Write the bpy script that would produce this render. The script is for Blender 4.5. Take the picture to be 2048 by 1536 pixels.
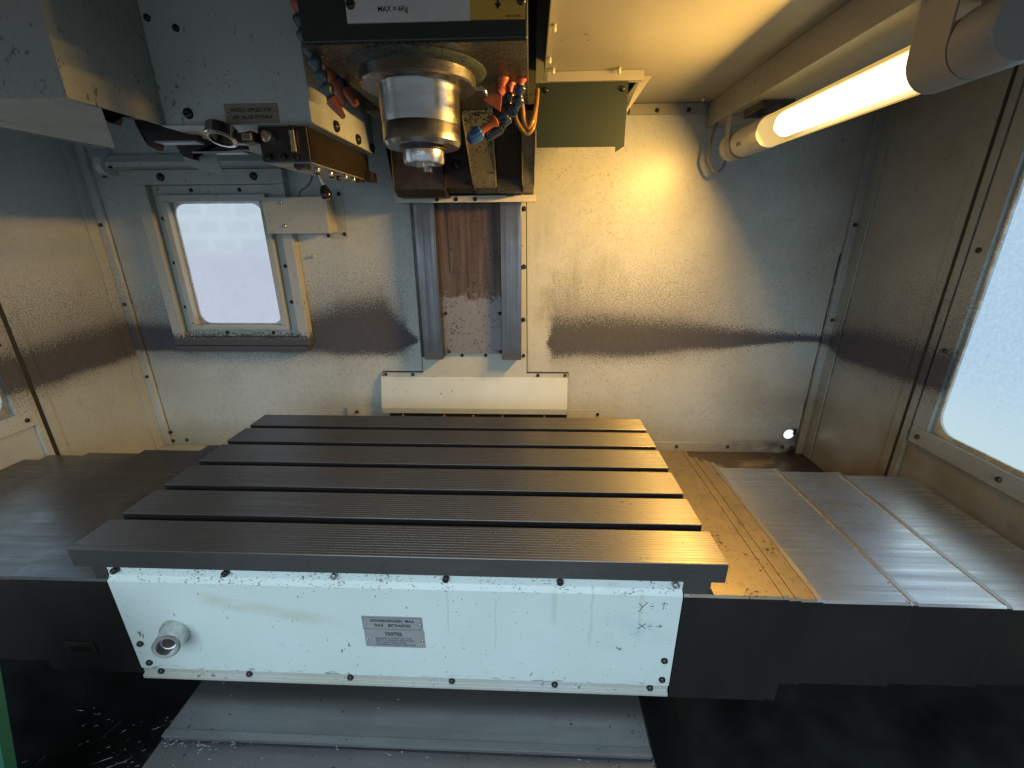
import bpy, bmesh, math, random
from mathutils import Vector, Matrix
random.seed(7)
S = bpy.context.scene
for o in list(bpy.data.objects): bpy.data.objects.remove(o)
COL = S.collection

# ------------------------------------------------------------------ camera
def make_camera():
    yaw, pitch, roll = 0.0417, 0.3372, -0.006
    f = Vector((-math.sin(yaw)*math.cos(pitch), math.cos(yaw)*math.cos(pitch), -math.sin(pitch)))
    r = Vector((math.cos(yaw), math.sin(yaw), 0)); u = r.cross(f)
    r2 = math.cos(roll)*r + math.sin(roll)*u; u2 = -math.sin(roll)*r + math.cos(roll)*u
    cd = bpy.data.cameras.new('camera'); cd.sensor_width = 36; cd.lens = 863.84/2048*36
    cd.clip_start = 0.01; cd.clip_end = 100
    co = bpy.data.objects.new('camera', cd); COL.objects.link(co)
    m = Matrix((r2, u2, -f)).transposed().to_4x4(); m.translation = Vector((.2507, -.6186, .5466))
    co.matrix_world = m; S.camera = co
make_camera()

# ------------------------------------------------------------------ world, lights, exposure
W = bpy.data.worlds.new('World'); S.world = W; W.use_nodes = True
bg = W.node_tree.nodes['Background']; bg.inputs[0].default_value = (.62, .80, 1, 1); bg.inputs[1].default_value = .46
def area(name, loc, target, sx, sy, power, col):
    l = bpy.data.lights.new(name, 'AREA'); l.shape = 'RECTANGLE'; l.size = sx; l.size_y = sy; l.energy = power; l.color = col
    o = bpy.data.objects.new(name, l); COL.objects.link(o); o.location = loc
    o.rotation_euler = (Vector(target)-Vector(loc)).to_track_quat('-Z', 'Y').to_euler(); return o
area('workshop_daylight', (-.1, -2.7, 1.55), (0, .3, .1), 3.0, 2.2, 100, (.70, .88, 1))
S.view_settings.view_transform = 'Standard'; S.view_settings.look = 'None'
S.view_settings.exposure = 0; S.view_settings.gamma = 1; S.view_settings.use_curve_mapping = False
S.render.engine = 'CYCLES'
S.cycles.max_bounces = 6; S.cycles.diffuse_bounces = 3; S.cycles.glossy_bounces = 3; S.cycles.transmission_bounces = 4; S.cycles.caustics_reflective = False; S.cycles.caustics_refractive = False

# ------------------------------------------------------------------ node helper
class G:
    def __init__(s, name):
        s.mat = bpy.data.materials.new(name); s.mat.use_nodes = True; s.nt = s.mat.node_tree
        s.nt.nodes.clear(); s.out = s.n('ShaderNodeOutputMaterial')
        s.pos = s.n('ShaderNodeNewGeometry').outputs['Position']
        x = s.n('ShaderNodeSeparateXYZ'); s.l(s.pos, x.inputs[0]); s.X, s.Y, s.Z = x.outputs
    def n(s, t): return s.nt.nodes.new(t)
    def l(s, a, b): s.nt.links.new(a, b)
    def put(s, sock, v):
        if isinstance(v, bpy.types.NodeSocket): s.l(v, sock)
        elif isinstance(v, (tuple, list)) and len(v) == 3 and sock.type == 'RGBA': sock.default_value = (*v, 1)
        else: sock.default_value = v
    def m(s, op, a, b=0., c=0., clamp=False):
        k = s.n('ShaderNodeMath'); k.operation = op; k.use_clamp = clamp
        for i, v in enumerate((a, b, c)): s.put(k.inputs[i], v)
        return k.outputs[0]
    def scaled(s, sc):
        k = s.n('ShaderNodeVectorMath'); k.operation = 'MULTIPLY'; s.l(s.pos, k.inputs[0]); k.inputs[1].default_value = sc; return k.outputs[0]
    def noise(s, scale, detail=3., rough=.55, vec=None, dist=0.):
        k = s.n('ShaderNodeTexNoise'); k.inputs['Scale'].default_value = scale; k.inputs['Detail'].default_value = detail
        k.inputs['Roughness'].default_value = rough; k.inputs['Distortion'].default_value = dist
        s.l(vec if vec else s.pos, k.inputs['Vector']); return k.outputs['Fac']
    def rng(s, v, a, b, c=0., d=1., smooth=False):
        k = s.n('ShaderNodeMapRange'); k.interpolation_type = 'SMOOTHSTEP' if smooth else 'LINEAR'
        for i, q in enumerate((v, a, b, c, d)): s.put(k.inputs[i], q)
        return k.outputs[0]
    def ramp(s, v, stops, interp='LINEAR'):
        k = s.n('ShaderNodeValToRGB'); k.color_ramp.interpolation = interp; e = k.color_ramp.elements
        while len(e) < len(stops): e.new(.5)
        for el, (p, c) in zip(e, stops): el.position = p; el.color = (*c, 1) if len(c) == 3 else c
        s.put(k.inputs[0], v); return k.outputs[0]
    def mix(s, f, a, b, mode='MIX'):
        k = s.n('ShaderNodeMix'); k.data_type = 'RGBA'; k.blend_type = mode
        s.put(k.inputs[0], f); s.put(k.inputs[6], a); s.put(k.inputs[7], b); return k.outputs[2]
    def sep(s, c):
        k = s.n('ShaderNodeSeparateXYZ'); s.l(c, k.inputs[0]); return k.outputs
    def specks(s, scale, density, size=.3, stretch=(1, 1, 1)):
        """scattered irregular specks: 1 inside a speck"""
        f = s.noise(scale, 2, .5, vec=s.scaled(stretch), dist=.3)
        m = s.noise(scale*.13, 2)
        v = s.m('MULTIPLY_ADD', s.m('SUBTRACT', m, .5), .45, f)
        return s.rng(v, .755-density*.34, .78-density*.34)
    def bsdf(s, color, rough=.5, metal=0., bump=None, bstr=.1, bdist=.002, spec=.5, aniso=0., coat=0., tangent=None):
        p = s.n('ShaderNodeBsdfPrincipled'); s.put(p.inputs['Base Color'], color); s.put(p.inputs['Roughness'], rough); s.put(p.inputs['Metallic'], metal)
        s.put(p.inputs['Specular IOR Level'], spec); p.inputs['Anisotropic'].default_value = aniso; p.inputs['Coat Weight'].default_value = coat
        if tangent:
            tv = s.n('ShaderNodeCombineXYZ')
            for i_ in range(3): tv.inputs[i_].default_value = tangent[i_]
            s.l(tv.outputs[0], p.inputs['Tangent'])
        if bump is not None:
            b = s.n('ShaderNodeBump'); b.inputs['Strength'].default_value = bstr; b.inputs['Distance'].default_value = bdist
            s.put(b.inputs['Height'], bump); s.l(b.outputs[0], p.inputs['Normal'])
        s.l(p.outputs[0], s.out.inputs[0]); return s.mat
M = {}
def simple(name, col, rough=.5, metal=0., var=.15, scale=40, **k):
    g = G(name); n = g.noise(scale, 4)
    c = g.mix(g.rng(n, .3, .7), tuple(v*(1-var) for v in col), tuple(min(1, v*(1+var)) for v in col))
    M[name] = g.bsdf(c, g.rng(n, .3, .7, max(0, rough-.06), rough+.06), metal, n, .08, .001, **k); return M[name]

WHITE = (.57, .60, .575)
def painted_wall(name, horiz, lo, hi, stops, base=WHITE, extra=None):
    """old cream paint, oil film, chip dust and a sprayed soot belt; stops: (pos, (core half, centre, fuzz up))"""
    g = G(name); h = getattr(g, horiz)
    h = g.m('ADD', h, g.m('ADD', g.m('MULTIPLY_ADD', g.noise(30, 3), .03, -.015), g.m('MULTIPLY_ADD', g.noise(260, 2), .06, -.03)))
    st = g.sep(g.ramp(g.rng(h, lo, hi), stops))
    wob = g.m('MULTIPLY_ADD', g.noise(5, 3), .04, -.02)
    half = g.m('MULTIPLY', st[0], .2); cen = g.m('ADD', g.m('MULTIPLY', st[1], .4), wob); fu = g.m('MULTIPLY', st[2], .5)
    dz = g.m('SUBTRACT', g.Z, cen); up = g.m('GREATER_THAN', dz, 0)
    fuzz = g.m('MULTIPLY_ADD', up, g.m('SUBTRACT', fu, g.m('MULTIPLY', fu, .42)), g.m('MULTIPLY', fu, .42))
    fuzz = g.m('MAXIMUM', fuzz, .005)
    d = g.m('SUBTRACT', 1., g.m('DIVIDE', g.m('SUBTRACT', g.m('ABSOLUTE', dz), half), fuzz), clamp=True)
    d = g.m('MULTIPLY', d, g.m('GREATER_THAN', half, .002))
    dens = g.m('POWER', d, 3.2)
    fine = g.m('ADD', g.m('MULTIPLY', g.noise(200, 2, .6), .65), g.m('MULTIPLY', g.noise(480, 1, .6), .35))
    thr = g.rng(dens, 0, 1, .33, .68)
    sp = g.rng(g.m('SUBTRACT', thr, fine), -.015, .03)
    soot = g.m('MULTIPLY', sp, g.rng(d, .02, .2), clamp=True)
    # oil / age film
    n1 = g.noise(2.2, 5); n2 = g.noise(1.0, 4, vec=g.scaled((9, 9, 1.3)))
    c = g.mix(g.rng(n1, .35, .75), base, (base[0]*.86, base[1]*.83, base[2]*.75))
    c = g.mix(g.m('MULTIPLY', g.rng(n2, .52, .78), .35), c, (.42, .40, .28))
    if extra: c = extra(g, c)
    dust = g.m('MULTIPLY', g.m('ADD', g.specks(230, .15, .38, (1, 1, .7)), g.specks(420, .36, .42, (1, 1, .8)), clamp=True), g.rng(g.noise(3, 3), .35, .7, .25, .8))
    c = g.mix(dust, c, (.11, .10, .085))
    far = g.rng(g.m('ABSOLUTE', dz), .03, g.m('MULTIPLY_ADD', up, .26, .14), 1, 0, True)
    far = g.m('MULTIPLY', far, g.rng(st[0], .0, .12))
    haze2 = g.rng(g.m('MULTIPLY_ADD', far, .17, fine), .60, .66)
    c = g.mix(g.m('MULTIPLY', haze2, .72), c, (.13, .125, .12))
    c = g.mix(g.m('MULTIPLY', far, .13), c, (.26, .255, .24))
    gm = g.m('MULTIPLY', g.rng(g.noise(3.5, 6, .65), .46, .70), .42); c = g.mix(gm, c, (.33, .335, .305))
    sc = g.mix(g.noise(60, 3), (.060, .060, .070), (.092, .091, .103))
    c = g.mix(soot, c, sc)
    M[name] = g.bsdf(c, g.mix(soot, (.34,)*3, (.8,)*3), 0, g.noise(500, 2), .12, .001); return M[name]

def back_extra(g, c):
    # green-grey coolant film right of the column, browner towards the right, grime in the lower right corner
    a = g.m('MULTIPLY', g.rng(g.X, .24, .30, 0, 1, True), g.rng(g.X, .36, .80, 1, 0, True))
    a = g.m('MULTIPLY', a, g.m('MULTIPLY', g.rng(g.Z, .1, .3, 0, 1, True), g.rng(g.Z, .42, .72, 1, 0, True)))
    a = g.m('MULTIPLY', a, g.m('MULTIPLY', g.rng(g.noise(1.2, 6, .7, vec=g.scaled((40, 1, 4))), .36, .66), g.rng(g.noise(9, 4), .35, .6)))
    c = g.mix(g.m('MULTIPLY', a, .75), c, (.29, .31, .19))
    gr = g.m('MULTIPLY', g.rng(g.X, .55, 1.25, 0, 1, True), g.rng(g.noise(2.6, 5, .6), .28, .62)); c = g.mix(g.m('MULTIPLY', gr, .8), c, (.31, .285, .225))
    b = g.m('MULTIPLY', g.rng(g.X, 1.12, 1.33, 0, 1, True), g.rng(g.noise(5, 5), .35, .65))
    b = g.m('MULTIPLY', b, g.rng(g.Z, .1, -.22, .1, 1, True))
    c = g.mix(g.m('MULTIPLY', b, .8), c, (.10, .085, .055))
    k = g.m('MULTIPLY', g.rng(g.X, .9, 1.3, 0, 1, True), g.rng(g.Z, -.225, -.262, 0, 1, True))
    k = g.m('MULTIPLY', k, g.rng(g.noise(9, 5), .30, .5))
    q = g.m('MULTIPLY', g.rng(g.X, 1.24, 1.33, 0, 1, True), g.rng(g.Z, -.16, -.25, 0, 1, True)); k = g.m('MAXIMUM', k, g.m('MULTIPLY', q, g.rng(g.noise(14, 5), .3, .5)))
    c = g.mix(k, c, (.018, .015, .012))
    return c
# positions along the belt are (x+1.30)/2.66
def bx(x): return (x+1.30)/2.66
painted_wall('back_wall_paint', 'X', -1.30, 1.36, [
    (0, (.16, .40, .28)), (bx(-.75), (.15, .39, .28)), (bx(-.56), (.17, .42, .50)), (bx(-.46), (.26, .455, .62)), (bx(-.29), (.31, .475, .66)),
    (bx(-.225), (.12, .42, .34)), (bx(-.165), (0, .40, .0)), (bx(.315), (0, .40, 0)), (bx(.34), (.17, .39, .56)),
    (bx(.7), (.15, .40, .52)), (bx(1.0), (.055, .41, .36)), (bx(1.2), (.015, .42, .22)), (bx(1.33), (.011, .42, .12))], extra=back_extra)
def left_extra(g, c):
    a = g.rng(g.noise(2, 4), .3, .7); return g.mix(g.m('MULTIPLY', a, .5), c, (.43, .43, .40))
LEFTW = (.52, .57, .585)
painted_wall('left_wall_paint', 'Y', .3, .97, [(0, (.16, .36, .3)), (.35, (.15, .37, .36)), (.75, (.18, .38, .42)), (1, (.20, .38, .40))], base=LEFTW, extra=left_extra)
def right_extra(g, c):
    a = g.rng(g.noise(3, 5), .3, .65)
    c = g.mix(g.m('MULTIPLY', a, .75), c, (.25, .235, .19))
    b = g.m('MULTIPLY', g.rng(g.Z, .06, -.08, 0, 1, True), g.rng(g.noise(4, 5), .3, .6)); return g.mix(b, c, (.20, .15, .08))
painted_wall('right_wall_paint', 'Y', .3, .97, [(0, (.14, .46, .3)), (.38, (.17, .46, .32)), (.62, (.17, .44, .36)), (.9, (.14, .42, .32)), (.96, (.05, .42, .25)), (1, (.02, .42, .1))], base=(.41, .43, .41), extra=right_extra)

def dirty_paint(name, col, grime, amount=.4, speck=.2, rough=.4, stretch=(1, 1, .5), belt=False):
    g = G(name); n = g.noise(4, 5); n2 = g.noise(1.4, 5, vec=g.scaled((10, 10, 2)))
    c = g.mix(g.m('MULTIPLY', g.rng(n, .38, .72), amount), col, grime)
    c = g.mix(g.m('MULTIPLY', g.rng(n2, .55, .8), amount*.7), c, grime)
    d = g.m('ADD', g.specks(110, speck, .42, stretch), g.specks(260, speck, .45, stretch), clamp=True)
    c = g.mix(g.m('MULTIPLY', d, g.rng(g.noise(5, 3), .35, .65, .2, 1)), c, tuple(v*.16 for v in col))
    if belt:
        bz = g.m('ADD', g.Z, g.m('MULTIPLY_ADD', g.noise(150, 2), .09, -.045)); bb = g.m('MULTIPLY', g.rng(bz, .195, .18), g.rng(g.Z, .10, .11)); bb = g.m('MULTIPLY', bb, g.rng(g.Y, .8, .85)); c = g.mix(bb, c, (.075, .074, .084))
    M[name] = g.bsdf(c, g.rng(n, .3, .7, rough-.08, rough+.1), 0, g.noise(400, 2), .1, .001); return M[name]
dirty_paint('ceiling_paint', (.34, .335, .30), (.26, .245, .19), .6, .04)
dirty_paint('lamp_housing_paint', (.33, .32, .29), (.27, .25, .21), .4, .02, .45)
dirty_paint('sheet_paint', (.52, .54, .50), (.40, .39, .30), .5, .07, .42)
dirty_paint('housing_paint', (.40, .42, .39), (.28, .28, .21), .5, .24, .45)
dirty_paint('box_paint', (.60, .65, .63), (.44, .46, .38), .4, .08, .42)
dirty_paint('frame_paint', (.44, .465, .44), (.33, .31, .21), .5, .16, .4, belt=True)
dirty_paint('green_paint', (.007, .022, .020), (.010, .018, .015), .5, .02, .5)
dirty_paint('head_green', (.026, .044, .040), (.028, .032, .026), .5, .06, .35)
dirty_paint('post_green', (.02, .12, .075), (.02, .07, .05), .4, .05, .4)
# apron: pale mint-white sheet with specks, an oil smear, drips and marker haze
def apron():
    g = G('apron_paint'); n = g.noise(5, 5); col = (.62, .70, .68)
    c = g.mix(g.rng(n, .35, .7), col, (.57, .66, .63))
    # wiped yellow smear, upper left
    yy = g.m('SUBTRACT', g.Z, g.m('MULTIPLY_ADD', g.X, -.20, -.188))
    s = g.m('MULTIPLY', g.rng(g.m('ABSOLUTE', yy), .005, .024, 1, 0, True), g.m('MULTIPLY', g.rng(g.X, -.40, -.34, 0, 1, True), g.rng(g.X, -.22, -.06, 1, 0, True)))
    s = g.m('MULTIPLY', s, g.rng(g.noise(1.5, 4, vec=g.scaled((6, 6, 30))), .3, .7))
    c = g.mix(g.m('MULTIPLY', s, .55), c, (.40, .40, .22))
    for x0, z0, z1, w in ((.30, -.08, -.17, .008), (.37, -.07, -.22, .004), (.46, -.08, -.2, .004), (.405, -.06, -.09, .02), (.19, -.1, -.24, .003), (.10, -.08, -.2, .003)):
        xx = g.m('ABSOLUTE', g.m('ADD', g.m('SUBTRACT', g.X, x0), g.m('MULTIPLY_ADD', g.noise(25, 2), .012, -.006)))
        d = g.m('MULTIPLY', g.rng(xx, w*.3, w, 1, 0, True), g.m('MULTIPLY', g.rng(g.Z, z1, z1+.04, 0, 1, True), g.rng(g.Z, z0, z0+.012, 1, 0, True)))
        c = g.mix(g.m('MULTIPLY', d, .26), c, (.38, .37, .22))
    b = g.m('MULTIPLY', g.rng(g.m('ABSOLUTE', g.m('SUBTRACT', g.X, .45)), .01, .09, 1, 0, True), g.rng(g.m('ABSOLUTE', g.m('ADD', g.Z, .165)), .01, .07, 1, 0, True))
    c = g.mix(g.m('MULTIPLY', g.m('MULTIPLY', b, g.rng(g.noise(22, 4), .4, .65)), .28), c, (.28, .46, .50))
    e = g.m('MULTIPLY', g.rng(g.Z, -.29, -.303, 0, 1, True), g.rng(g.noise(30, 4, vec=g.scaled((1, 1, 4))), .55, .66))
    c = g.mix(g.m('MULTIPLY', e, .9), c, (.06, .05, .04))
    d = g.m('ADD', g.specks(260, .10, .4), g.specks(120, .03, .25, (1, 1, .5)), clamp=True)
    c = g.mix(g.m('MULTIPLY', d, .85), c, (.09, .09, .075))
    t = g.m('MULTIPLY', g.rng(g.Z, -.086, -.075, 0, 1, True), g.specks(280, .34, .5, (.6, 1, 1)))
    c = g.mix(g.m('MULTIPLY', t, .8), c, (.10, .09, .07))
    M['apron_paint'] = g.bsdf(c, g.rng(n, .3, .7, .36, .5), 0, g.noise(350, 2), .1, .001)
apron()

def metal(name, col, rough, streak=(3, 60, 60), samt=.3, speck=.0, stain=None, stamt=.4, metalness=.9, rvar=.12, aniso=0., bump=.06, tangent=None):
    g = G(name); n = g.noise(1, 5, .6, vec=g.scaled(streak)); n2 = g.noise(7, 5)
    c = g.mix(g.rng(n, .35, .68), tuple(v*(1-samt) for v in col), tuple(min(1, v*(1+samt)) for v in col))
    if stain: c = g.mix(g.m('MULTIPLY', g.rng(n2, .40, .70), stamt), c, stain)
    mt = metalness
    if speck:
        d = g.m('ADD', g.specks(140, speck, .42), g.specks(320, speck, .45), clamp=True)
        c = g.mix(d, c, (.02, .017, .013)); mt = g.m('MULTIPLY', g.m('SUBTRACT', 1., d), metalness)
    r = g.m('ADD', g.rng(n, .35, .68, rough+rvar, rough-rvar*.6), g.rng(n2, .3, .7, -.03, .06))
    M[name] = g.bsdf(c, r, mt, n, bump, .0008, aniso=aniso, tangent=tangent); return M[name]
metal('table_metal', (.20, .197, .193), .38, (2, 140, 140), .12, .09, (.13, .105, .08), .35, .9, .06, aniso=.75, bump=.06, tangent=(0, 1, 0))
metal('table_side', (.16, .155, .15), .42, (3, 20, 20), .2, .05, (.08, .07, .06), .4, .85)
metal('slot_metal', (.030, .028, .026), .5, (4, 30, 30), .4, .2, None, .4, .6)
metal('right_cover_metal', (.84, .85, .87), .28, (1.6, 90, 90), .36, .01, (.66, .66, .67), .3, .97, .08, aniso=.75, bump=.015, tangent=(0, 1, 0))
metal('lip_metal', (.50, .51, .53), .28, (60, 4, 60), .2, .04, (.42, .40, .38), .4, .92)
metal('inner_cover_metal', (.25, .215, .165), .44, (30, 30, 30), .15, .24, (.2, .165, .12), .3, .85)
metal('left_cover_metal', (.17, .172, .178), .26, (2.5, 60, 60), .2, .01, (.10, .10, .10), .5, .85, .06, bump=.02)
metal('front_cover_metal', (.23, .235, .24), .40, (2, 30, 30), .12, .04, (.14, .14, .14), .4, .85)
metal('cover_face_metal', (.045, .042, .040), .36, (6, 6, 2), .3, .04, (.03, .027, .025), .5, .7)
metal('rail_metal', (.17, .18, .195), .34, (50, 50, 1.2), .35, .03, (.09, .09, .10), .6, .9)
metal('spindle_metal', (.36, .345, .32), .22, (6, 6, 40), .12, .02, (.3, .26, .2), .3, .95)
metal('chrome', (.75, .75, .75), .10, (10, 10, 10), .05, 0, None, 0, 1., .03)
metal('zinc', (.58, .58, .56), .24, (40, 40, 40), .25, .03, (.35, .32, .22), .4, .9)
metal('plate_metal', (.40, .405, .41), .42, (6, 60, 60), .08, .02, None, 0, .55)
metal('brass_plate', (.36, .33, .26), .40, (6, 60, 60), .1, .06, None, 0, .6)
metal('dark_steel', (.07, .06, .052), .34, (30, 30, 30), .3, .06, (.03, .025, .02), .4, .7)
metal('brown_steel', (.042, .034, .027), .48, (8, 8, 30), .2, .10, (.06, .04, .025), .4, .6)
metal('swarf_metal', (.65, .65, .66), .22, (90, 90, 90), .3, 0, None, 0, 1.)
metal('copper', (.75, .30, .14), .35, (40, 40, 40), .2, 0, None, 0, .7)
simple('bolt_black', (.035, .032, .028), .32, .5); simple('bolt_steel', (.35, .35, .34), .28, .9)
simple('black_rubber', (.012, .012, .012), .45); simple('black_knob', (.012, .010, .009), .16)
simple('floor_black', (.012, .013, .013), .38, 0., .5, 9)
simple('plastic_orange', (.46, .115, .05), .38, 0., .2); simple('plastic_blue', (.02, .10, .36), .35, 0., .2)
simple('plastic_navy', (.018, .035, .07), .22, 0., .3); simple('plastic_teal', (.05, .085, .09), .3, 0., .3)
simple('amber_hose', (.30, .16, .045), .25); simple('letter_black', (.015, .015, .015), .6); simple('letter_grey', (.10, .10, .11), .6)
simple('cream_plastic', (.58, .55, .45), .4, 0., .1); simple('label_white', (.74, .72, .67), .45, 0., .08, 12); simple('label_yellow', (.72, .42, .07), .45, 0., .08, 12)
simple('cable_grey', (.16, .15, .13), .5); simple('seam_dark', (.03, .028, .022), .6)
# casting: oily green-black with stuck chips
def casting(name, col, chip, amt):
    g = G(name); n = g.noise(9, 5)
    c = g.mix(g.rng(n, .35, .7), col, tuple(v*.5 for v in col))
    f = g.noise(170, 3, .6); d = g.rng(g.m('ADD', f, g.m('MULTIPLY', g.m('SUBTRACT', g.noise(6, 4), .5), .7)), amt, amt+.05)
    c = g.mix(d, c, chip)
    M[name] = g.bsdf(c, g.rng(f, .3, .7, .28, .55), .2, f, .5, .002)
casting('casting_oily', (.10, .095, .07), (.012, .011, .009), .56)
casting('casting_lit', (.27, .25, .17), (.018, .015, .012), .555)  # paler yellow copy of the casting, lamp light put into its colour
casting('casting_shade', (.035, .028, .020), (.13, .105, .065), .62)  # dark copy of the casting, the pocket's shade put into its colour
casting('casting_boss', (.07, .095, .08), (.02, .022, .018), .60)
# rusted column plate
def rust():
    g = G('rust_plate'); n = g.noise(1, 5, vec=g.scaled((45, 1, 3))); up = g.rng(g.Z, .24, .42, 0, 1, True)
    grey = g.mix(g.noise(70, 4), (.20, .20, .21), (.27, .26, .27)); ru = g.mix(g.rng(n, .35, .65), (.055, .038, .028), (.15, .105, .085))
    f = g.noise(60, 4); k = g.rng(g.m('SUBTRACT', up, f), -.14, .10)
    c = g.mix(k, grey, ru)
    d = g.m('ADD', g.specks(90, .30, .45), g.specks(170, .25, .4), clamp=True)
    c = g.mix(g.m('MULTIPLY', d, .9), c, (.045, .028, .02))
    M['rust_plate'] = g.bsdf(c, .5, .35, f, .2, .001)
rust()
def emis(name, build):
    g = G(name); e = g.n('ShaderNodeEmission'); col, st = build(g); g.put(e.inputs[0], col); g.put(e.inputs[1], st); g.l(e.outputs[0], g.out.inputs[0]); M[name] = g.mat
def pane_back(g):
    # blurred block wall and daylight beyond, oil specks on the polycarbonate
    blocks = g.n('ShaderNodeTexBrick'); blocks.inputs['Scale'].default_value = 1; blocks.inputs['Mortar Size'].default_value = .022; blocks.inputs['Mortar Smooth'].default_value = 1
    blocks.inputs['Brick Width'].default_value = .105; blocks.inputs['Row Height'].default_value = .06; blocks.offset = .5
    blocks.inputs['Color1'].default_value = (.62, .755, .87, 1); blocks.inputs['Color2'].default_value = (.65, .78, .89, 1); blocks.inputs['Mortar'].default_value = (.70, .83, .93, 1)
    v = g.n('ShaderNodeCombineXYZ'); g.l(g.X, v.inputs[0]); g.l(g.Z, v.inputs[1]); g.l(v.outputs[0], blocks.inputs[0])
    c = g.mix(g.rng(g.Z, .46, .52, 0, 1, True), (.64, .72, .86), blocks.outputs[0])
    c = g.mix(g.m('MULTIPLY', g.rng(g.noise(6, 3), .4, .7), .35), c, (.56, .62, .78))
    d = g.m('ADD', g.specks(240, .14, .42, (.7, 1, 1)), g.specks(480, .2, .45), clamp=True)
    c = g.mix(g.m('MULTIPLY', d, g.rng(g.Z, .22, .62, .55, .2)), c, (.25, .29, .36)); return c, .80
emis('pane_light_back', pane_back)
def pane_side(g):
    c = g.mix(g.rng(g.noise(110, 4, .7), .3, .7), (.34, .50, .66), (.46, .63, .78))
    c = g.mix(g.rng(g.Z, .02, .30, 0, 1, True), (.50, .66, .72), c)
    d = g.specks(200, .06, .3, (1, .6, 1)); c = g.mix(g.m('MULTIPLY', g.m('MULTIPLY', d, .5), g.rng(g.Z, .35, .05)), c, (.15, .25, .25)); return c, 1.08
emis('pane_light_side', pane_side)
emis('daylight_hole', lambda g: ((.9, .97, 1), 1.1))
emis('lamp_core', lambda g: ((1, .86, .55), 4.5))
def lamp_glass():
    g = G('lamp_glass'); t = g.n('ShaderNodeBsdfTransparent'); t.inputs[0].default_value = (1, .97, .9, 1)
    e = g.n('ShaderNodeEmission'); e.inputs[0].default_value = (1, .62, .14, 1); e.inputs[1].default_value = 1.5   # frosted tube wall glowing with the lamp
    m0 = g.n('ShaderNodeMixShader'); m0.inputs[0].default_value = .28; g.l(t.outputs[0], m0.inputs[1]); g.l(e.outputs[0], m0.inputs[2]); g.l(m0.outputs[0], g.out.inputs[0]); M['lamp_glass'] = g.mat
lamp_glass()

# ------------------------------------------------------------------ mesh helper
def tag(o, label=None, cat=None, group=None, kind=None):
    if label: o['label'] = label
    if cat: o['category'] = cat
    if group: o['group'] = group
    if kind: o['kind'] = kind
    return o
def thing(name, loc, label, cat, group=None):
    o = bpy.data.objects.new(name, None); COL.objects.link(o); o.location = loc; o.empty_display_size = .05
    return tag(o, label, cat, group)
def worldloc(o):
    v = Vector(o.location); p = o.parent
    while p: v = v + Vector(p.location); p = p.parent
    return v
class MB:
    def __init__(s): s.bm = bmesh.new()
    def box(s, x0, x1, y0, y1, z0, z1):
        v = [s.bm.verts.new((x, y, z)) for x in (x0, x1) for y in (y0, y1) for z in (z0, z1)]
        for f in ((0, 1, 3, 2), (4, 6, 7, 5), (0, 4, 5, 1), (2, 3, 7, 6), (0, 2, 6, 4), (1, 5, 7, 3)): s.bm.faces.new([v[i] for i in f])
        return s
    def prism(s, pts, axis, a, b):
        """2-D outline extruded along an axis (0: pts are y,z  1: pts are x,z  2: pts are x,y)"""
        def P(p, t): return (t, *p) if axis == 0 else ((p[0], t, p[1]) if axis == 1 else (*p, t))
        A = [s.bm.verts.new(P(p, a)) for p in pts]; B = [s.bm.verts.new(P(p, b)) for p in pts]; n = len(pts)
        for i in range(n): s.bm.faces.new((A[i], A[(i+1) % n], B[(i+1) % n], B[i]))
        fa = s.bm.faces.new(A); fb = s.bm.faces.new(B[::-1])
        if n > 4: bmesh.ops.triangulate(s.bm, faces=[fa, fb])
        return s
    def rings(s, loops, cap=True):
        R = [[s.bm.verts.new(p) for p in L] for L in loops]; n = len(R[0])
        for a, b in zip(R, R[1:]):
            for i in range(n): s.bm.faces.new((a[i], a[(i+1) % n], b[(i+1) % n], b[i]))
        if cap: s.bm.faces.new(R[0][::-1]); s.bm.faces.new(R[-1])
        return s
    def lathe(s, prof, base, direction, n=32, cap=True):
        """profile of (radius, distance along direction)"""
        d = Vector(direction).normalized(); q = d.to_track_quat('Z', 'Y'); b = Vector(base)
        return s.rings([[b + q @ Vector((max(r, 1e-5)*math.cos(2*math.pi*i/n), max(r, 1e-5)*math.sin(2*math.pi*i/n), h)) for i in range(n)] for r, h in prof], cap)
    def tube(s, pts, r, n=10):
        pts = [Vector(p) for p in pts]; loops = []
        up = Vector((.13, .31, .94))
        for i, p in enumerate(pts):
            t = (pts[min(i+1, len(pts)-1)] - pts[max(i-1, 0)]).normalized()
            a = t.cross(up).normalized(); b = t.cross(a).normalized(); rr = r[i] if isinstance(r, (list, tuple)) else r
            loops.append([p + rr*(math.cos(2*math.pi*k/n)*a + math.sin(2*math.pi*k/n)*b) for k in range(n)])
        return s.rings(loops)
    def quad(s, pts): s.bm.faces.new([s.bm.verts.new(p) for p in pts]); return s
    def mesh(s, name, mat, smooth=False):
        bmesh.ops.recalc_face_normals(s.bm, faces=s.bm.faces); me = bpy.data.meshes.new(name); s.bm.to_mesh(me); s.bm.free()
        me.materials.append(mat if not isinstance(mat, str) else M[mat])
        if smooth:
            for p in me.polygons: p.use_smooth = True
        return me
    def obj(s, name, mat, parent=None, smooth=False, bevel=0., ang=35):
        o = bpy.data.objects.new(name, s.mesh(name, mat, smooth)); COL.objects.link(o); put(o, parent)
        if bevel:
            b = o.modifiers.new('bevel', 'BEVEL'); b.width = bevel; b.segments = 2; b.limit_method = 'ANGLE'; b.angle_limit = math.radians(ang)
        if smooth:
            try: o.data.set_sharp_from_angle(angle=math.radians(ang))
            except Exception: pass
        return o
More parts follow.
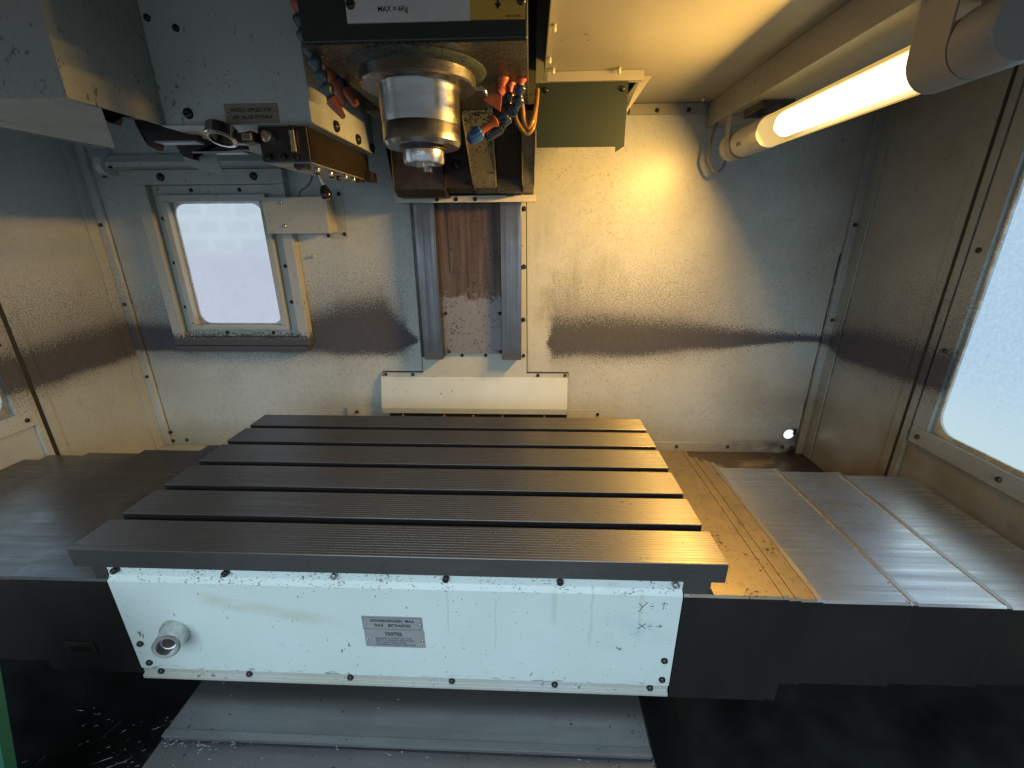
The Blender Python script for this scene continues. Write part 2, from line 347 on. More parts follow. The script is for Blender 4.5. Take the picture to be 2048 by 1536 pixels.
def put(o, parent, at=(0, 0, 0)):
    """parent o so that its own coordinates plus `at` are world coordinates"""
    if parent: o.parent = parent; o.location = Vector(at) - worldloc(parent)
    else: o.location = at
def inst(name, me, parent, at, rot=None):
    o = bpy.data.objects.new(name, me); COL.objects.link(o); put(o, parent, at)
    if rot is not None: o.rotation_mode = 'QUATERNION'; o.rotation_quaternion = rot
    return o
def spline(pts, n=8):
    P = [Vector(p) for p in pts]; P = [2*P[0]-P[1]] + P + [2*P[-1]-P[-2]]; out = []
    for i in range(1, len(P)-2):
        for k in range(n):
            t = k/n; a, b, c, d = P[i-1:i+3]
            out.append(.5*((2*b) + (-a+c)*t + (2*a-5*b+4*c-d)*t*t + (-a+3*b-3*c+d)*t**3))
    out.append(P[-2]); return out
def rrect(x0, x1, z0, z1, r, k=6):
    pts = []
    for cx, cz, a0 in ((x1-r, z1-r, 0), (x0+r, z1-r, 90), (x0+r, z0+r, 180), (x1-r, z0+r, 270)):
        for i in range(k+1): a = math.radians(a0+90*i/k); pts.append((cx+r*math.cos(a), cz+r*math.sin(a)))
    return pts
def rect_ring(mb, outer, inner, w0, w1, f):
    """plate with a rounded opening; outer/inner = (u0,u1,v0,v1[,r]); f maps (u,v,w) to space"""
    I = rrect(*inner); u0, u1, v0, v1 = outer; k = len(I)//4; O = []
    for j, (u, v) in enumerate(((u1, v1), (u0, v1), (u0, v0), (u1, v0))): O += [(u, v)]*k
    n = len(I)
    vi0 = [mb.bm.verts.new(f(u, v, w0)) for u, v in I]; vi1 = [mb.bm.verts.new(f(u, v, w1)) for u, v in I]
    c0 = [mb.bm.verts.new(f(u, v, w0)) for u, v in (O[0], O[k], O[2*k], O[3*k])]; c1 = [mb.bm.verts.new(f(u, v, w1)) for u, v in (O[0], O[k], O[2*k], O[3*k])]
    for i in range(n):
        j = (i+1) % n; mb.bm.faces.new((vi0[i], vi0[j], vi1[j], vi1[i]))
        for vi, c in ((vi0, c0), (vi1, c1)):
            a, b = i//k, j//k
            if a == b: mb.bm.faces.new((vi[i], vi[j], c[a]))
            else: mb.bm.faces.new((vi[i], vi[j], c[b], c[a]))
    for q in range(4): mb.bm.faces.new((c0[q], c0[(q+1) % 4], c1[(q+1) % 4], c1[q]))
    return mb
# shared fasteners, axis +Z
def cap_mesh(r, h, mat):
    return MB().lathe([(r*.96, 0), (r, .1*h), (r, .85*h), (r*.86, h), (r*.52, h), (r*.48, h*.45), (0, h*.45)], (0, 0, 0), (0, 0, 1), 12, False).mesh('bolt', mat, True)
def dome_mesh(r, h, mat):
    return MB().lathe([(r, 0), (r*.98, .35*h), (r*.8, .75*h), (r*.45, h), (r*.3, h), (r*.25, .6*h), (0, .6*h)], (0, 0, 0), (0, 0, 1), 12, False).mesh('bolt', mat, True)
CAP_B = cap_mesh(.0062, .011, 'bolt_black'); CAP_S = cap_mesh(.0062, .011, 'bolt_steel')
DOME = dome_mesh(.0068, .006, 'bolt_black'); DOMEBIG = dome_mesh(.013, .009, 'bolt_black'); RIVET = dome_mesh(.0032, .002, 'bolt_steel'); DOMES = dome_mesh(.006, .005, 'zinc')
FRONT = Vector((0, -1, 0)).to_track_quat('Z', 'Y'); DOWN = Vector((0, 0, -1)).to_track_quat('Z', 'Y')
RIGHT = Vector((1, 0, 0)).to_track_quat('Z', 'Y'); LEFT = Vector((-1, 0, 0)).to_track_quat('Z', 'Y')
def text(name, body, size, loc, parent, mat, q=None, bold=0., xscale=1., align='LEFT', space=1.):
    c = bpy.data.curves.new('lettering', 'FONT'); c.body = body; c.size = size; c.offset = bold; c.extrude = .0002; c.align_x = align; c.space_character = space
    t = bpy.data.objects.new('t', c); COL.objects.link(t); bpy.context.view_layer.update()
    me = bpy.data.meshes.new_from_object(t.evaluated_get(bpy.context.evaluated_depsgraph_get())); bpy.data.objects.remove(t)
    me.materials.clear(); me.materials.append(M[mat])
    o = bpy.data.objects.new(name, me); COL.objects.link(o); put(o, parent, loc)
    o.rotation_mode = 'QUATERNION'; o.rotation_quaternion = q if q else Matrix(((1, 0, 0), (0, 0, -1), (0, 1, 0))).to_quaternion(); o.scale = (xscale, 1, 1); return o

# ================================================================== SETTING
WY, XL, XR, ZC = .97, -1.29, 1.345, .925
def struct(mb, name, mat, **k):
    o = mb.obj(name, mat, **k); o['kind'] = 'structure'; return o
back = struct(MB().box(XL-.05, XR+.05, WY, WY+.03, -.65, 1.45), 'wall_back', 'back_wall_paint')
# left wall with window opening  y -.15..0.50, z .04..0.75
LW = (-.20, .505, .04, .80); RW = (-.20, .487, .03, .86)
mb = MB()
mb.box(XL-.03, XL, -.62, LW[0], -.65, 1.45).box(XL-.03, XL, LW[1], WY, -.65, 1.45).box(XL-.03, XL, LW[0], LW[1], -.65, LW[2]).box(XL-.03, XL, LW[0], LW[1], LW[3], 1.45)
wl = struct(mb, 'wall_left', 'left_wall_paint')
mb = MB()
mb.box(XR, XR+.03, -.62, RW[0], -.65, 1.45).box(XR, XR+.03, RW[1], WY, -.65, 1.45).box(XR, XR+.03, RW[0], RW[1], -.65, RW[2]).box(XR, XR+.03, RW[0], RW[1], RW[3], 1.45)
wr = struct(mb, 'wall_right', 'right_wall_paint')
# ceiling of the right half, notched round the column; dark roof added over the head and changer to block light
mb = MB()
mb.box(.284, .533, -.62, .66, ZC, ZC+.004).box(.533, XR, -.62, WY, ZC, ZC+.004)
ceil = struct(mb, 'ceiling', 'ceiling_paint')
struct(MB().box(XL, XR, -.62, WY, 1.30, 1.33), 'light_block_roof', 'seam_dark')
struct(MB().box(XL-.03, XR+.03, -.68, -.64, .67, 1.33), 'unseen_shade_lintel', 'ceiling_paint')  # unseen, added and lowered to shade the upper parts inside
for sx, nm in ((XR, 1), (XL, -1)): struct(MB().prism([(sx-nm*.001, -.36), (sx-nm*.001, -.639), (sx-nm*.70, -.639)], 1, -.62, .60), 'added_dark_chute', 'floor_black')  # black sloping plates added so the lower side walls stay dark
struct(MB().box(-1.6, 1.7, -1.5, WY, -.68, -.64), 'floor', 'floor_black')
def ledge():
    g = G('ledge_paint'); n = g.noise(5, 5, dist=.6)
    c = g.mix(g.rng(n, .42, .5), (.36, .30, .20), (.10, .08, .06)); c = g.mix(g.rng(g.X, 1.05, 1.3, 0, 1, True), c, (.03, .025, .02))
    c = g.mix(g.rng(g.X, -.2, .6, 1, 0, True), c, (.50, .53, .50)); M['ledge_paint'] = g.bsdf(c, .35, 0, n, .1)
ledge()
struct(MB().box(XL, XR, .60, WY, -.34, -.293), 'rear_ledge', 'ledge_paint')

def corner_strip(name, x0, x1, mat, label):
    o = MB().box(x0, x1, WY-.006, WY-.0003, -.293, 1.28).obj(name, mat, None, bevel=.0015); return o
ROOT_BACK = back
def child(mb, name, mat, parent, **k): return mb.obj(name, mat, parent, **k)
child(MB().box(XL+.0005, XL+.034, WY-.014, WY-.0003, -.292, 1.28), 'corner_flange', 'back_wall_paint', back, bevel=.0015)
child(MB().box(XL+.0003, XL+.006, WY-.052, WY-.015, -.292, 1.28), 'corner_flange', 'left_wall_paint', wl, bevel=.001)
child(MB().box(XR-.030, XR-.0005, WY-.014, WY-.0003, -.292, ZC-.001), 'corner_flange', 'right_wall_paint', back, bevel=.0015)
child(MB().box(XR-.006, XR-.0003, WY-.057, WY-.015, -.292, ZC-.001), 'corner_flange', 'right_wall_paint', wr, bevel=.001)
# dirty sealant beads beside the corner flanges
def bead(pts, par, w=.0022):
    P = []
    for a, b in zip(pts, pts[1:]):
        for k in range(30): u = k/30; P.append([a[i]+(b[i]-a[i])*u + random.uniform(-.0006, .0006) for i in range(3)])
    MB().tube(P, [max(.0006, w*random.uniform(.2, 1)) for _ in P], 5).obj('sealant_bead', 'seam_dark', par)
bead([(XR-.031, WY-.0005, -.29), (XR-.031, WY-.0005, .5)], back, .003); bead([(XL+.0355, WY-.0005, -.29), (XL+.0355, WY-.0005, .7)], back, .0012)
bead([(XR-.0005, WY-.058, -.29), (XR-.0005, WY-.058, .35)], wr, .0016)
# wall foot flange and top flange
child(MB().box(XL+.036, XR-.031, WY-.005, WY-.0004, -.2925, -.252), 'foot_flange', 'back_wall_paint', back, bevel=.001)
child(MB().box(.56, .795, WY-.012, WY-.0005, .895, .9245), 'top_flange', 'ceiling_paint', back, bevel=.001)
for x, z in ((-1.272, .58), (-1.272, .30), (-1.270, .013), (-1.248, -.235), (-1.246, -.274), (-1.187, -.270), (.846, -.270), (1.048, -.268), (1.262, -.267), (1.297, -.267), (1.330, .564), (1.33, .245)):
    inst('bolt', DOME, back, (x, WY-(.014 if x < -1.256 or x > 1.316 else .005), z), FRONT)
for x in (.645, .743): inst('bolt', DOME, back, (x, WY-.012, .905), FRONT)
inst('stud', cap_mesh(.005, .02, 'cream_plastic'), back, (-.519, WY-.0, .471), FRONT)
# drain hole with daylight behind: a short open ring
h = child(MB().lathe([(.0225, .0008), (.0225, .003), (.0205, .003), (.0205, .0008)], (1.277, WY, -.211), (0, -1, 0), 24, False), 'drain_ring', 'dark_steel', back, smooth=True)
child(MB().lathe([(.0203, .0006), (.0203, .0020)], (1.277, WY, -.211), (0, -1, 0), 24), 'drain_opening', 'daylight_hole', back)
child(MB().box(1.292, 1.303, WY-.006, WY-.0005, -.212, -.188), 'drain_catch', 'dark_steel', back)
# side-wall seams: vertical dark gap with folded edges
for nm, par, x, s, m in (('left', wl, XL, 1, 'left_wall_paint'), ('right', wr, XR, -1, 'right_wall_paint')):
    a, b = sorted((x+s*.0004, x+s*.004)); child(MB().box(a, b, .585, .612, -.64, 1.28 if s > 0 else ZC-.001), 'door_edge', m, par, bevel=.001)
    a, b = sorted((x+s*.0003, x+s*.002)); child(MB().box(a, b, .566, .585, -.64, 1.28 if s > 0 else ZC-.001), 'door_seam', 'seam_dark', par)
    a, b = sorted((x+s*.0004, x+s*.012)); child(MB().box(a, b, .545, .566, -.64, 1.28 if s > 0 else ZC-.001), 'door_edge', m, par, bevel=.002)

# ================================================================== WINDOWS
def side_window(x, s, win, label, paint):
    t = thing('side_window', (x, (win[0]+win[1])/2, win[2]), label, 'window', 'windows in the enclosure')
    f = lambda u, v, w: (x+s*w, u, v); y0, y1, z0, z1 = win; e = .048
    MBf = MB()
    for a in ((y0-e, y1+e, z0-e, z0), (y0-e, y1+e, z1, z1+e), (y1, y1+e, z0, z1), (y0-e, y0, z0, z1)):
        c = sorted((x+s*.0008, x+s*.016)); MBf.box(c[0], c[1], *a[:2], *a[2:])
    MBf.obj('frame', paint, t, bevel=.002)
    rect_ring(MB(), (y0, y1, z0, z1), (y0+.012, y1-.012, z0+.012, z1-.012, .05), .001, .007, f).obj('gasket_or_shadow_gap', 'zinc', t)
    c = sorted((x-s*.006, x-s*.002)); MB().box(c[0], c[1], y0+.004, y1-.004, z0+.004, z1-.004).obj('pane', 'pane_light_side', t)
    for yy in (y1+.02, y1-.2): inst('bolt', DOME, t, (x+s*.016, yy, z0-.024), RIGHT if s > 0 else LEFT)
    for zz in (.25, .5): inst('bolt', DOME, t, (x+s*.016, y1+.024, zz), RIGHT if s > 0 else LEFT)
    return t
side_window(XL, 1, LW, 'frosted window at the left edge, above the dark telescopic cover', 'left_wall_paint')
side_window(XR, -1, RW, 'large frosted bluish window in the right wall beside the bright steel cover', 'right_wall_paint')

t = thing('rear_window', (-.83, WY, .13), 'back-wall window with rounded bright pane in a deep bolted frame', 'window', 'windows in the enclosure')
f = lambda u, v, w: (u, WY-w, v)
def fr(mb, o, i, w0, w1):
    for a in ((o[0], o[1], o[2], i[2]), (o[0], o[1], i[3], o[3]), (o[0], i[0], i[2], i[3]), (i[1], o[1], i[2], i[3])): mb.box(a[0], a[1], WY-w1, WY-w0, a[2], a[3])
    return mb
fr(MB(), (-1.098, -.575, .148, .752), (-1.056, -.612, .178, .706), .0006, .036).obj('outer_frame', 'frame_paint', t, bevel=.002)
MB().box(-1.088, -.588, WY-.045, WY-.0006, .128, .1475).obj('sill', 'frame_paint', t, bevel=.002)
fr(MB(), (-1.0555, -.6125, .1785, .7055), (-1.022, -.648, .207, .675), .0006, .012).obj('recess_flange', 'frame_paint', t, bevel=.001)
fr(MB(), (-1.0215, -.6485, .2075, .6745), (-1.000, -.672, .224, .652), .0006, .034).obj('inner_frame', 'frame_paint', t, bevel=.002)
rect_ring(MB(), (-.9998, -.6722, .2242, .6518), (-.993, -.679, .229, .647, .038), .0006, .010, f).obj('gasket_or_shadow_gap', 'zinc', t)
MB().box(-.998, -.674, WY-.004, WY-.0008, .226, .650).obj('pane', 'pane_light_back', t)
for x, z in ((-.992, .729), (-.672, .729)): inst('bolt', DOMEBIG, t, (x, WY-.036, z), FRONT)
for x, z in ((-.915, .690), (-.745, .690), (-1.039, .60), (-1.039, .45), (-1.039, .29), (-.630, .437), (-.630, .309), (-.90, .193), (-.72, .193)): inst('bolt', DOME, t, (x, WY-.012, z), FRONT)
t = thing('switch_box', (-.53, WY, .54), 'cream rectangular switch box beside the back-wall window', 'box')
MB().box(-.445, -.392, WY-.003, WY-.0006, .530, .690).obj('mounting_flange', 'frame_paint', t)
MB().box(-.640, -.425, .898, WY-.038, .547, .662).obj('body', 'frame_paint', t, bevel=.002)
MB().box(-.56, -.427, WY-.038, WY-.003, .552, .657).obj('neck', 'frame_paint', t)
for z in (.645, .572): inst('screw', DOMES, t, (-.575, .898, z), FRONT)
for x, z in ((-.405, .675), (-.46, .54), (-.402, .545)): inst('bolt', DOME, t, (x, WY-.003, z), FRONT)

tag(MB().tube(spline([(-.50, .93, .752), (-.478, .925, .745), (-.468, .92, .722), (-.485, .915, .695), (-.51, .912, .680), (-.517, .912, .6625)]), .0028, 8).obj('sensor_cable', 'cable_grey', None, smooth=True), 'thin looped cable entering the top of the cream switch box', 'cable')
# conduit channel above the window
t = thing('conduit_channel', (-.9, WY, .74), 'horizontal grey cable channel above the back-wall window', 'channel')
MB().prism([(WY-.0006, .805), (WY-.018, .800), (WY-.040, .775), (WY-.042, .762), (WY-.042, .755), (WY-.0006, .755)], 0, -1.17, -.50).obj('channel_body', 'box_paint', t, bevel=.001)
MB().box(-1.1695, -.50, WY-.055, WY-.0006, .7535, .7547).obj('lower_lip', 'frame_paint', t)
MB().prism([(WY-.0006, .822), (WY-.03, .815), (WY-.05, .79), (WY-.058, .765), (WY-.050, .742), (WY-.03, .735), (WY-.0006, .735)], 0, -1.196, -1.171).obj('end_cap', 'box_paint', t, bevel=.002)
inst('bolt', DOME, t, (-1.15, WY-.0425, .758), FRONT); inst('bolt', DOME, t, (-1.184, WY-.04, .7345), DOWN)

# ================================================================== COLUMN
CX = .042
t = thing('machine_column', (CX, WY, -.12), 'column with two vertical guide rails in the middle of the back wall', 'column')
for x0, x1 in ((-.135, -.066), (.152, .221)):
    r = MB().prism([(x0, .90), (x1, .90), (x1, .956), (x0, .956)], 2, .108, 1.1).obj('guide_rail', 'rail_metal', t, bevel=.001)
    MB().box(x0+.0005, x1-.0005, .8985, .9555, .107, .137).obj('rail_end', 'table_side', t, bevel=.001)
    for z in (.611, .513, .418, .25): MB().lathe([(.008, 0), (.008, .0012)], (x0+.032, .9003, z), (0, -1, 0), 16).obj('rail_plug', 'rail_metal', r)
MB().box(-.152, -.1355, .925, .956, .108, 1.1).obj('rail_step', 'dark_steel', t, bevel=.001)
MB().box(-.0655, .1515, .944, .956, .118, 1.1).obj('face_plate', 'rust_plate', t)
fr2 = MB(); x0, x1, z0, z1 = -.030, .122, .415, .63
for a in ((x0, x1, z0, z0+.004), (x0, x0+.003, z0+.004, z1), (x1-.003, x1, z0+.004, z1)): fr2.box(a[0], a[1], .9405, .9438, a[2], a[3])
fr2.obj('plate_lip', 'rust_plate', t)
for x, z in ((-.055, .27), (.143, .27), (-.05, .126), (.143, .126)): inst('bolt', DOME, t, (x, .944, z), FRONT)
# backing cover: T-shaped white sheet with sloping apron
MB().prism([(-.161, .040), (-.318, .040), (-.318, .020), (.401, .020), (.401, .040), (.244, .040), (.244, .120), (.238, .70), (-.161, .70)], 1, .9585, WY-.0004).obj('gasket_or_shadow_gap', 'seam_dark', t)  # larger dark sheet standing in for the shadow gap round the cover sheet
MB().prism([(-.158, .037), (-.315, .037), (-.315, .022), (.398, .022), (.398, .037), (.241, .037), (.241, .118), (.235, .70), (-.158, .70)], 1, .957, .9583).obj('cover_sheet', 'sheet_paint', t)
MB().prism([(WY-.0012, .0215), (.954, .0215), (.925, -.098), (.930, -.122), (.934, -.122), (.930, -.099), (.957, .0195)], 0, -.325, .398).obj('sloping_skirt', 'box_paint', t, bevel=.001)
for x, z in ((-.305, .030), (-.199, .030), (.285, .030), (.388, .030), (-.004, .108), (.086, .108), (.230, .108), (.229, .622), (.230, .433), (.229, .245)): inst('bolt', DOME if z < .2 else dome_mesh(.0085, .008, 'bolt_black'), t, (x, .957, z), FRONT)
t2 = thing('flushing_rail', (.03, WY, -.14), 'dark flushing rail with small copper nozzles under the sloping skirt', 'nozzle rail')
MB().box(-.48, .57, WY-.010, WY-.0062, -.16, -.112).obj('backing_strip', 'back_wall_paint', t2)
MB().box(-.30, .40, WY-.03, WY-.0103, -.155, -.115).obj('rail_body', 'slot_metal', t2)
for x in (-.248, -.083, .033, .147, .311): MB().lathe([(.007, 0), (.007, .006), (.004, .008), (.006, .016), (.003, .02)], (x, .950, -.122), (0, -.6, -.8), 12).obj('nozzle', 'copper', t2, smooth=True)
for x in (-.44, .522): inst('bolt', DOME, t2, (x, WY-.010, -.131), FRONT)

# ================================================================== WORKTABLE
t = thing('worktable', (0, .31, -.10), 'dark steel T-slot worktable in the middle, striped with five long slots', 'worktable')
fronts = [0, .1085, .2165, .3275, .4395, .5445]; backs = [.0885, .1965, .3075, .4195, .5245, .625]
for y0, y1 in zip(fronts, backs):
    p = [(y1, -.040), (y0, -.040), (y0, -.0012), (y0+.0012, 0)]; y = y0+.007
    while y < y1-.006:
        p += [(y-.0007, 0), (y-.0002, -.00045), (y+.0002, -.00045), (y+.0007, 0)]; y += .0068
    p += [(y1-.001, 0), (y1, -.001)]
    xl, xr = (-.600, .600) if y0 == 0 else (-.594, .594)
    s = MB().prism(p, 0, xl, xr).obj('table_strip', 'table_metal', t)
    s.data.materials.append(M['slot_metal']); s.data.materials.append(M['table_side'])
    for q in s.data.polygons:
        if abs(q.normal.y) > .95 and q.area > .01: q.material_index = 2 if y0 == 0 and q.normal.y < 0 else 1  # slot walls darkened, the shade inside the slots put into their colour
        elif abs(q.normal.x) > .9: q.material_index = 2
MB().box(-.583, .583, .012, .62, -.098, -.0403).obj('table_body', 'table_side', t, bevel=.002)
for y0, y1 in zip(backs[:-1], fronts[1:]): MB().box(-.590, .590, y0-.0, y1+.0, -.0402, -.030).obj('slot_floor', 'slot_metal', t)

# apron sheet on the front of the table
t = thing('table_apron', (0, .01, -.33), 'pale mint-white sheet-metal apron bolted along the front of the worktable', 'apron')
MB().prism([(.011, -.0405), (.011, -.068), (.0035, -.077), (.0035, -.304), (.0055, -.304), (.0055, -.078), (.0125, -.0685), (.0125, -.0405)][::-1], 0, -.551, .5325).obj('sheet', 'apron_paint', t, bevel=.0008)
MB().prism([(.0045, -.3043), (.0045, -.318), (-.001, -.320), (-.001, -.328), (.010, -.328), (.010, -.3043)], 0, -.549, .531).obj('lower_strip', 'frame_paint', t, bevel=.0008)
for i, x in enumerate((-.530, -.315, -.108, .101, .310, .517)): inst('bolt', CAP_S if i in (2, 5) else CAP_B, t, (x, .011, -.054), Vector((0, -1, .25)).to_track_quat('Z', 'Y'))
for x in (-.510, -.322, -.110, .099, .307, .496): inst('bolt', DOME, t, (x, .0045, -.3108), FRONT)
for x, z in ((-.532, -.235), (-.528, -.287), (.516, -.235), (.517, -.286)): inst('bolt', DOME, t, (x, .0035, z), FRONT)
cup = MB().lathe([(.0300, -.001), (.0295, .003), (.0262, .008), (.0245, .020), (.0235, .044), (.0215, .046), (.0165, .0455), (.0155, .030), (.005, .028), (0, .028)], (-.447, .0035, -.199), (.30, -.86, .18), 32, False).obj('drain_cup', 'zinc', t, smooth=True)
MB().lathe([(.011, .029), (.011, .034), (.008, .034), (0, .033)], (-.447, .0035, -.199), (.30, -.86, .18), 20).obj('cup_insert', 'dark_steel', cup, smooth=True)
# hand-written marks, drawn as raised ink strokes on the sheet
def ink(pts, w, par, name='marker_stroke'):
    mb = MB(); y = .0030
    for (x0, z0), (x1, z1) in zip(pts, pts[1:]):
        d = Vector((x1-x0, 0, z1-z0)); n = Vector((-d.z, 0, d.x)).normalized()*w/2
        a, b = Vector((x0, y, z0)), Vector((x1, y, z1))
        mb.prism([((a+n).x, (a+n).z), ((b+n).x, (b+n).z), ((b-n).x, (b-n).z), ((a-n).x, (a-n).z)], 1, y, y+.0004)
    return mb.obj(name, 'letter_grey', par)
mk = thing('marker_note_y', (.48, .003, -.10), 'pencilled Y minus sign and up arrow on the apron, upper right', 'writing', 'handwritten axis notes')
mk.name = 'axis_note'
ink([(.455, -.094), (.462, -.104), (.471, -.092)], .0013, mk); ink([(.462, -.104), (.457, -.114)], .0013, mk)
ink([(.475, -.102), (.483, -.101)], .0012, mk); ink([(.4785, -.096), (.480, -.096)], .0014, mk); ink([(.4785, -.108), (.480, -.108)], .0014, mk)
ink([(.500, -.108), (.501, -.092), (.496, -.097)], .0011, mk); ink([(.501, -.092), (.507, -.096)], .0011, mk)
mk = thing('axis_note', (.48, .003, -.15), 'pencilled X minus sign and right arrow on the apron, below the Y note', 'writing', 'handwritten axis notes')
ink([(.459, -.144), (.472, -.155)], .0013, mk); ink([(.472, -.143), (.459, -.156)], .0013, mk)
ink([(.476, -.150), (.484, -.149)], .0012, mk); ink([(.4795, -.144), (.481, -.144)], .0014, mk); ink([(.4795, -.156), (.481, -.156)], .0014, mk)
ink([(.491, -.149), (.502, -.149), (.498, -.145)], .0011, mk); ink([(.502, -.149), (.497, -.152)], .0011, mk)
# two sign plates
def sign_plate(name, x0, x1, z0, z1, y, th, mat, label, rivets):
    s = thing(name, ((x0+x1)/2, y, z0), label, 'sign'); MB().box(x0, x1, y-th, y-.0003, z0, z1).obj('plate', mat, s, bevel=.0003)
    for x, z in rivets: inst('rivet', RIVET, s, (x, y-th, z), FRONT)
    return s
s = sign_plate('warning_plate', -.067, .0505, -.178, -.144, .0035, .0012, 'plate_metal', 'upper grey metal plate on the apron reading AFDAEKNINGEN MAA IKKE BETRAEDES', [(-.062, -.1625), (.0455, -.1625)])
y = .0035-.0014
b = MB()
for a in ((-.0640, .0475, -.1472, -.1466), (-.0640, .0475, -.1756, -.1750), (-.0640, -.0634, -.1750, -.1472), (.0469, .0475, -.1750, -.1472)): b.box(a[0], a[1], y-.0002, y+.0001, a[2], a[3])
b.obj('border_line', 'letter_grey', s)
text('lettering', 'AFDAEKNINGEN  MAA', .0092, (-.0085, y, -.1575), s, 'letter_black', bold=.00012, align='CENTER', xscale=.92)
text('lettering', 'IKKE    BETRAEDES', .0092, (-.0085, y, -.1690), s, 'letter_black', bold=.00012, align='CENTER', xscale=.92)
s = sign_plate('notice_plate', -.066, .0520, -.222, -.1785, .0035, .0012, 'plate_metal', 'lower grey metal plate on the apron headed VIGTIG', [(-.062, -.203), (.0475, -.203)])
text('lettering', 'VIGTIG', .0100, (-.0085, y, -.1905), s, 'letter_black', bold=.0003, align='CENTER', xscale=1.05)
MB().box(-.026, .009, y-.0002, y+.0001, -.1926, -.1921).obj('underline', 'letter_black', s)
for i, l in enumerate(('RENGORE KULISSESTYKET FOR', 'BESKYTTELSESAFSKAERMNINGEN', 'OG CHECK KOELEVANDS', 'KONCENTRATIONEN UGENTLIGT')):
    text('lettering', l, .0052, (-.045, y, -.2005-.0056*i), s, 'letter_grey', xscale=.98)

# ================================================================== TELESCOPIC COVERS
def cover(name, label, secs, mat_of, facemat, outward, zbot, extras=None):
    """secs: (x0, x1, z_top, y_front, y_back, z_bottom)"""
    t = thing(name, ((secs[0][0]+secs[-1][1])/2, .25, -.33), label, 'way cover', 'telescopic way covers')
    for i, (x0, x1, zt, yf, yb, zb) in enumerate(secs):
        th = .0025; c = .016
        prof = [(yf, zb), (yf, zt-.004), (yf+.004, zt), (yb-c, zt), (yb, zt-c*.9), (yb, zb), (yb-th, zb), (yb-th, zt-c), (yb-c-.001, zt-th), (yf+.005, zt-th), (yf+th, zt-.006), (yf+th, zb)]
        o = MB().prism(prof, 0, x0, x1).obj('cover_section', mat_of(i), t)
        o.data.materials.append(M[facemat])
        for p in o.data.polygons:
            if p.normal.y < -.9: p.material_index = 1
        # wiper lip along the outer end of the section
        xe = x1 if outward > 0 else x0; a, b_ = sorted((xe, xe-outward*.010))
        lp = [(yf-.0005, zb), (yf-.0005, zt-.003), (yf+.004, zt+.0016), (yb-c+.0005, zt+.0016), (yb+.0008, zt-c*.9), (yb+.0008, zb), (yb-.001, zb), (yb-.001, zt-c), (yb-c-.001, zt-.001), (yf+.005, zt-.001), (yf+.001, zt-.006), (yf+.001, zb)]
        if i < len(secs)-1 and outward > 0:
            w = MB().prism(lp, 0, a, b_).obj('wiper_lip', ('inner_cover_metal' if i < 2 else 'lip_metal') if outward > 0 else 'left_cover_metal', o)
            w.data.materials.append(M[facemat])
            for p in w.data.polygons:
                if p.normal.y < -.9: p.material_index = 1
    return t
RC = [(.536, .722, -.0770, .0060, .580, -.338), (.700, .745, -.0805, .0075, .545, -.338), (.740, .785, -.084, .0090, .520, -.295), (.775, .955, -.0885, .0120, .500, -.295), (.945, 1.122, -.093, .0150, .493, -.292), (1.112, 1.305, -.098, .0180, .486, -.290)]
rc = cover('telescopic_cover', 'bright brushed-steel telescopic way cover right of the worktable', RC, lambda i: M['inner_cover_metal'] if i < 3 else M['right_cover_metal'], 'cover_face_metal', 1, 0)
LC = [(-.752, -.536, -.0770, .0060, .572, -.322), (-.935, -.745, -.0815, .0090, .545, -.300), (-1.103, -.928, -.0860, .0120, .530, -.297), (-1.222, -1.096, -.0905, .0150, .520, -.294), (-1.282, -1.215, -.096, .018, .50, -.29)]
lc = cover('telescopic_cover', 'dark oily telescopic way cover left of the worktable', LC, lambda i: M['left_cover_metal'], 'cover_face_metal', -1, 0)
s = thing('maker_plate', (-.665, .006, -.272), 'small dark nameplate on the front of the left telescopic cover', 'nameplate')
MB().box(-.698, -.634, .0035, .0057, -.272, -.239).obj('plate_frame', 'dark_steel', s, bevel=.0005)
MB().box(-.688, -.644, .0028, .0034, -.264, -.250).obj('plate_field', 'slot_metal', s)
# front cover below the apron
t = thing('front_way_cover', (.01, -.08, -.40), 'flat grey steel way cover in front of and below the apron', 'way cover', 'telescopic way covers')
def flat(x0, x1, y0, y1, z, lip):
    o = MB().prism([(y0, z), (y1, z), (y1, z-.003), (y0+.003, z-.003), (y0+.003, z-lip), (y0, z-lip)], 0, x0, x1).obj('cover_section', 'front_cover_metal', t, bevel=.0012)
    MB().box(x1-.0005, x1+.002, y0, y1, z-.14, z-.0006).obj('side_skirt', 'cover_face_metal', o); MB().box(x0-.002, x0+.0005, y0, y1, z-.14, z-.0006).obj('side_skirt', 'cover_face_metal', o)
    MB().box(x0, x1, y0-.002, y0+.012, z+.0003, z+.0028).obj('wiper_lip', 'front_cover_metal', o, bevel=.001)
    return o
flat(-.447, .482, -.088, .20, -.360, .010); flat(-.452, .487, -.30, .15, -.374, .010)

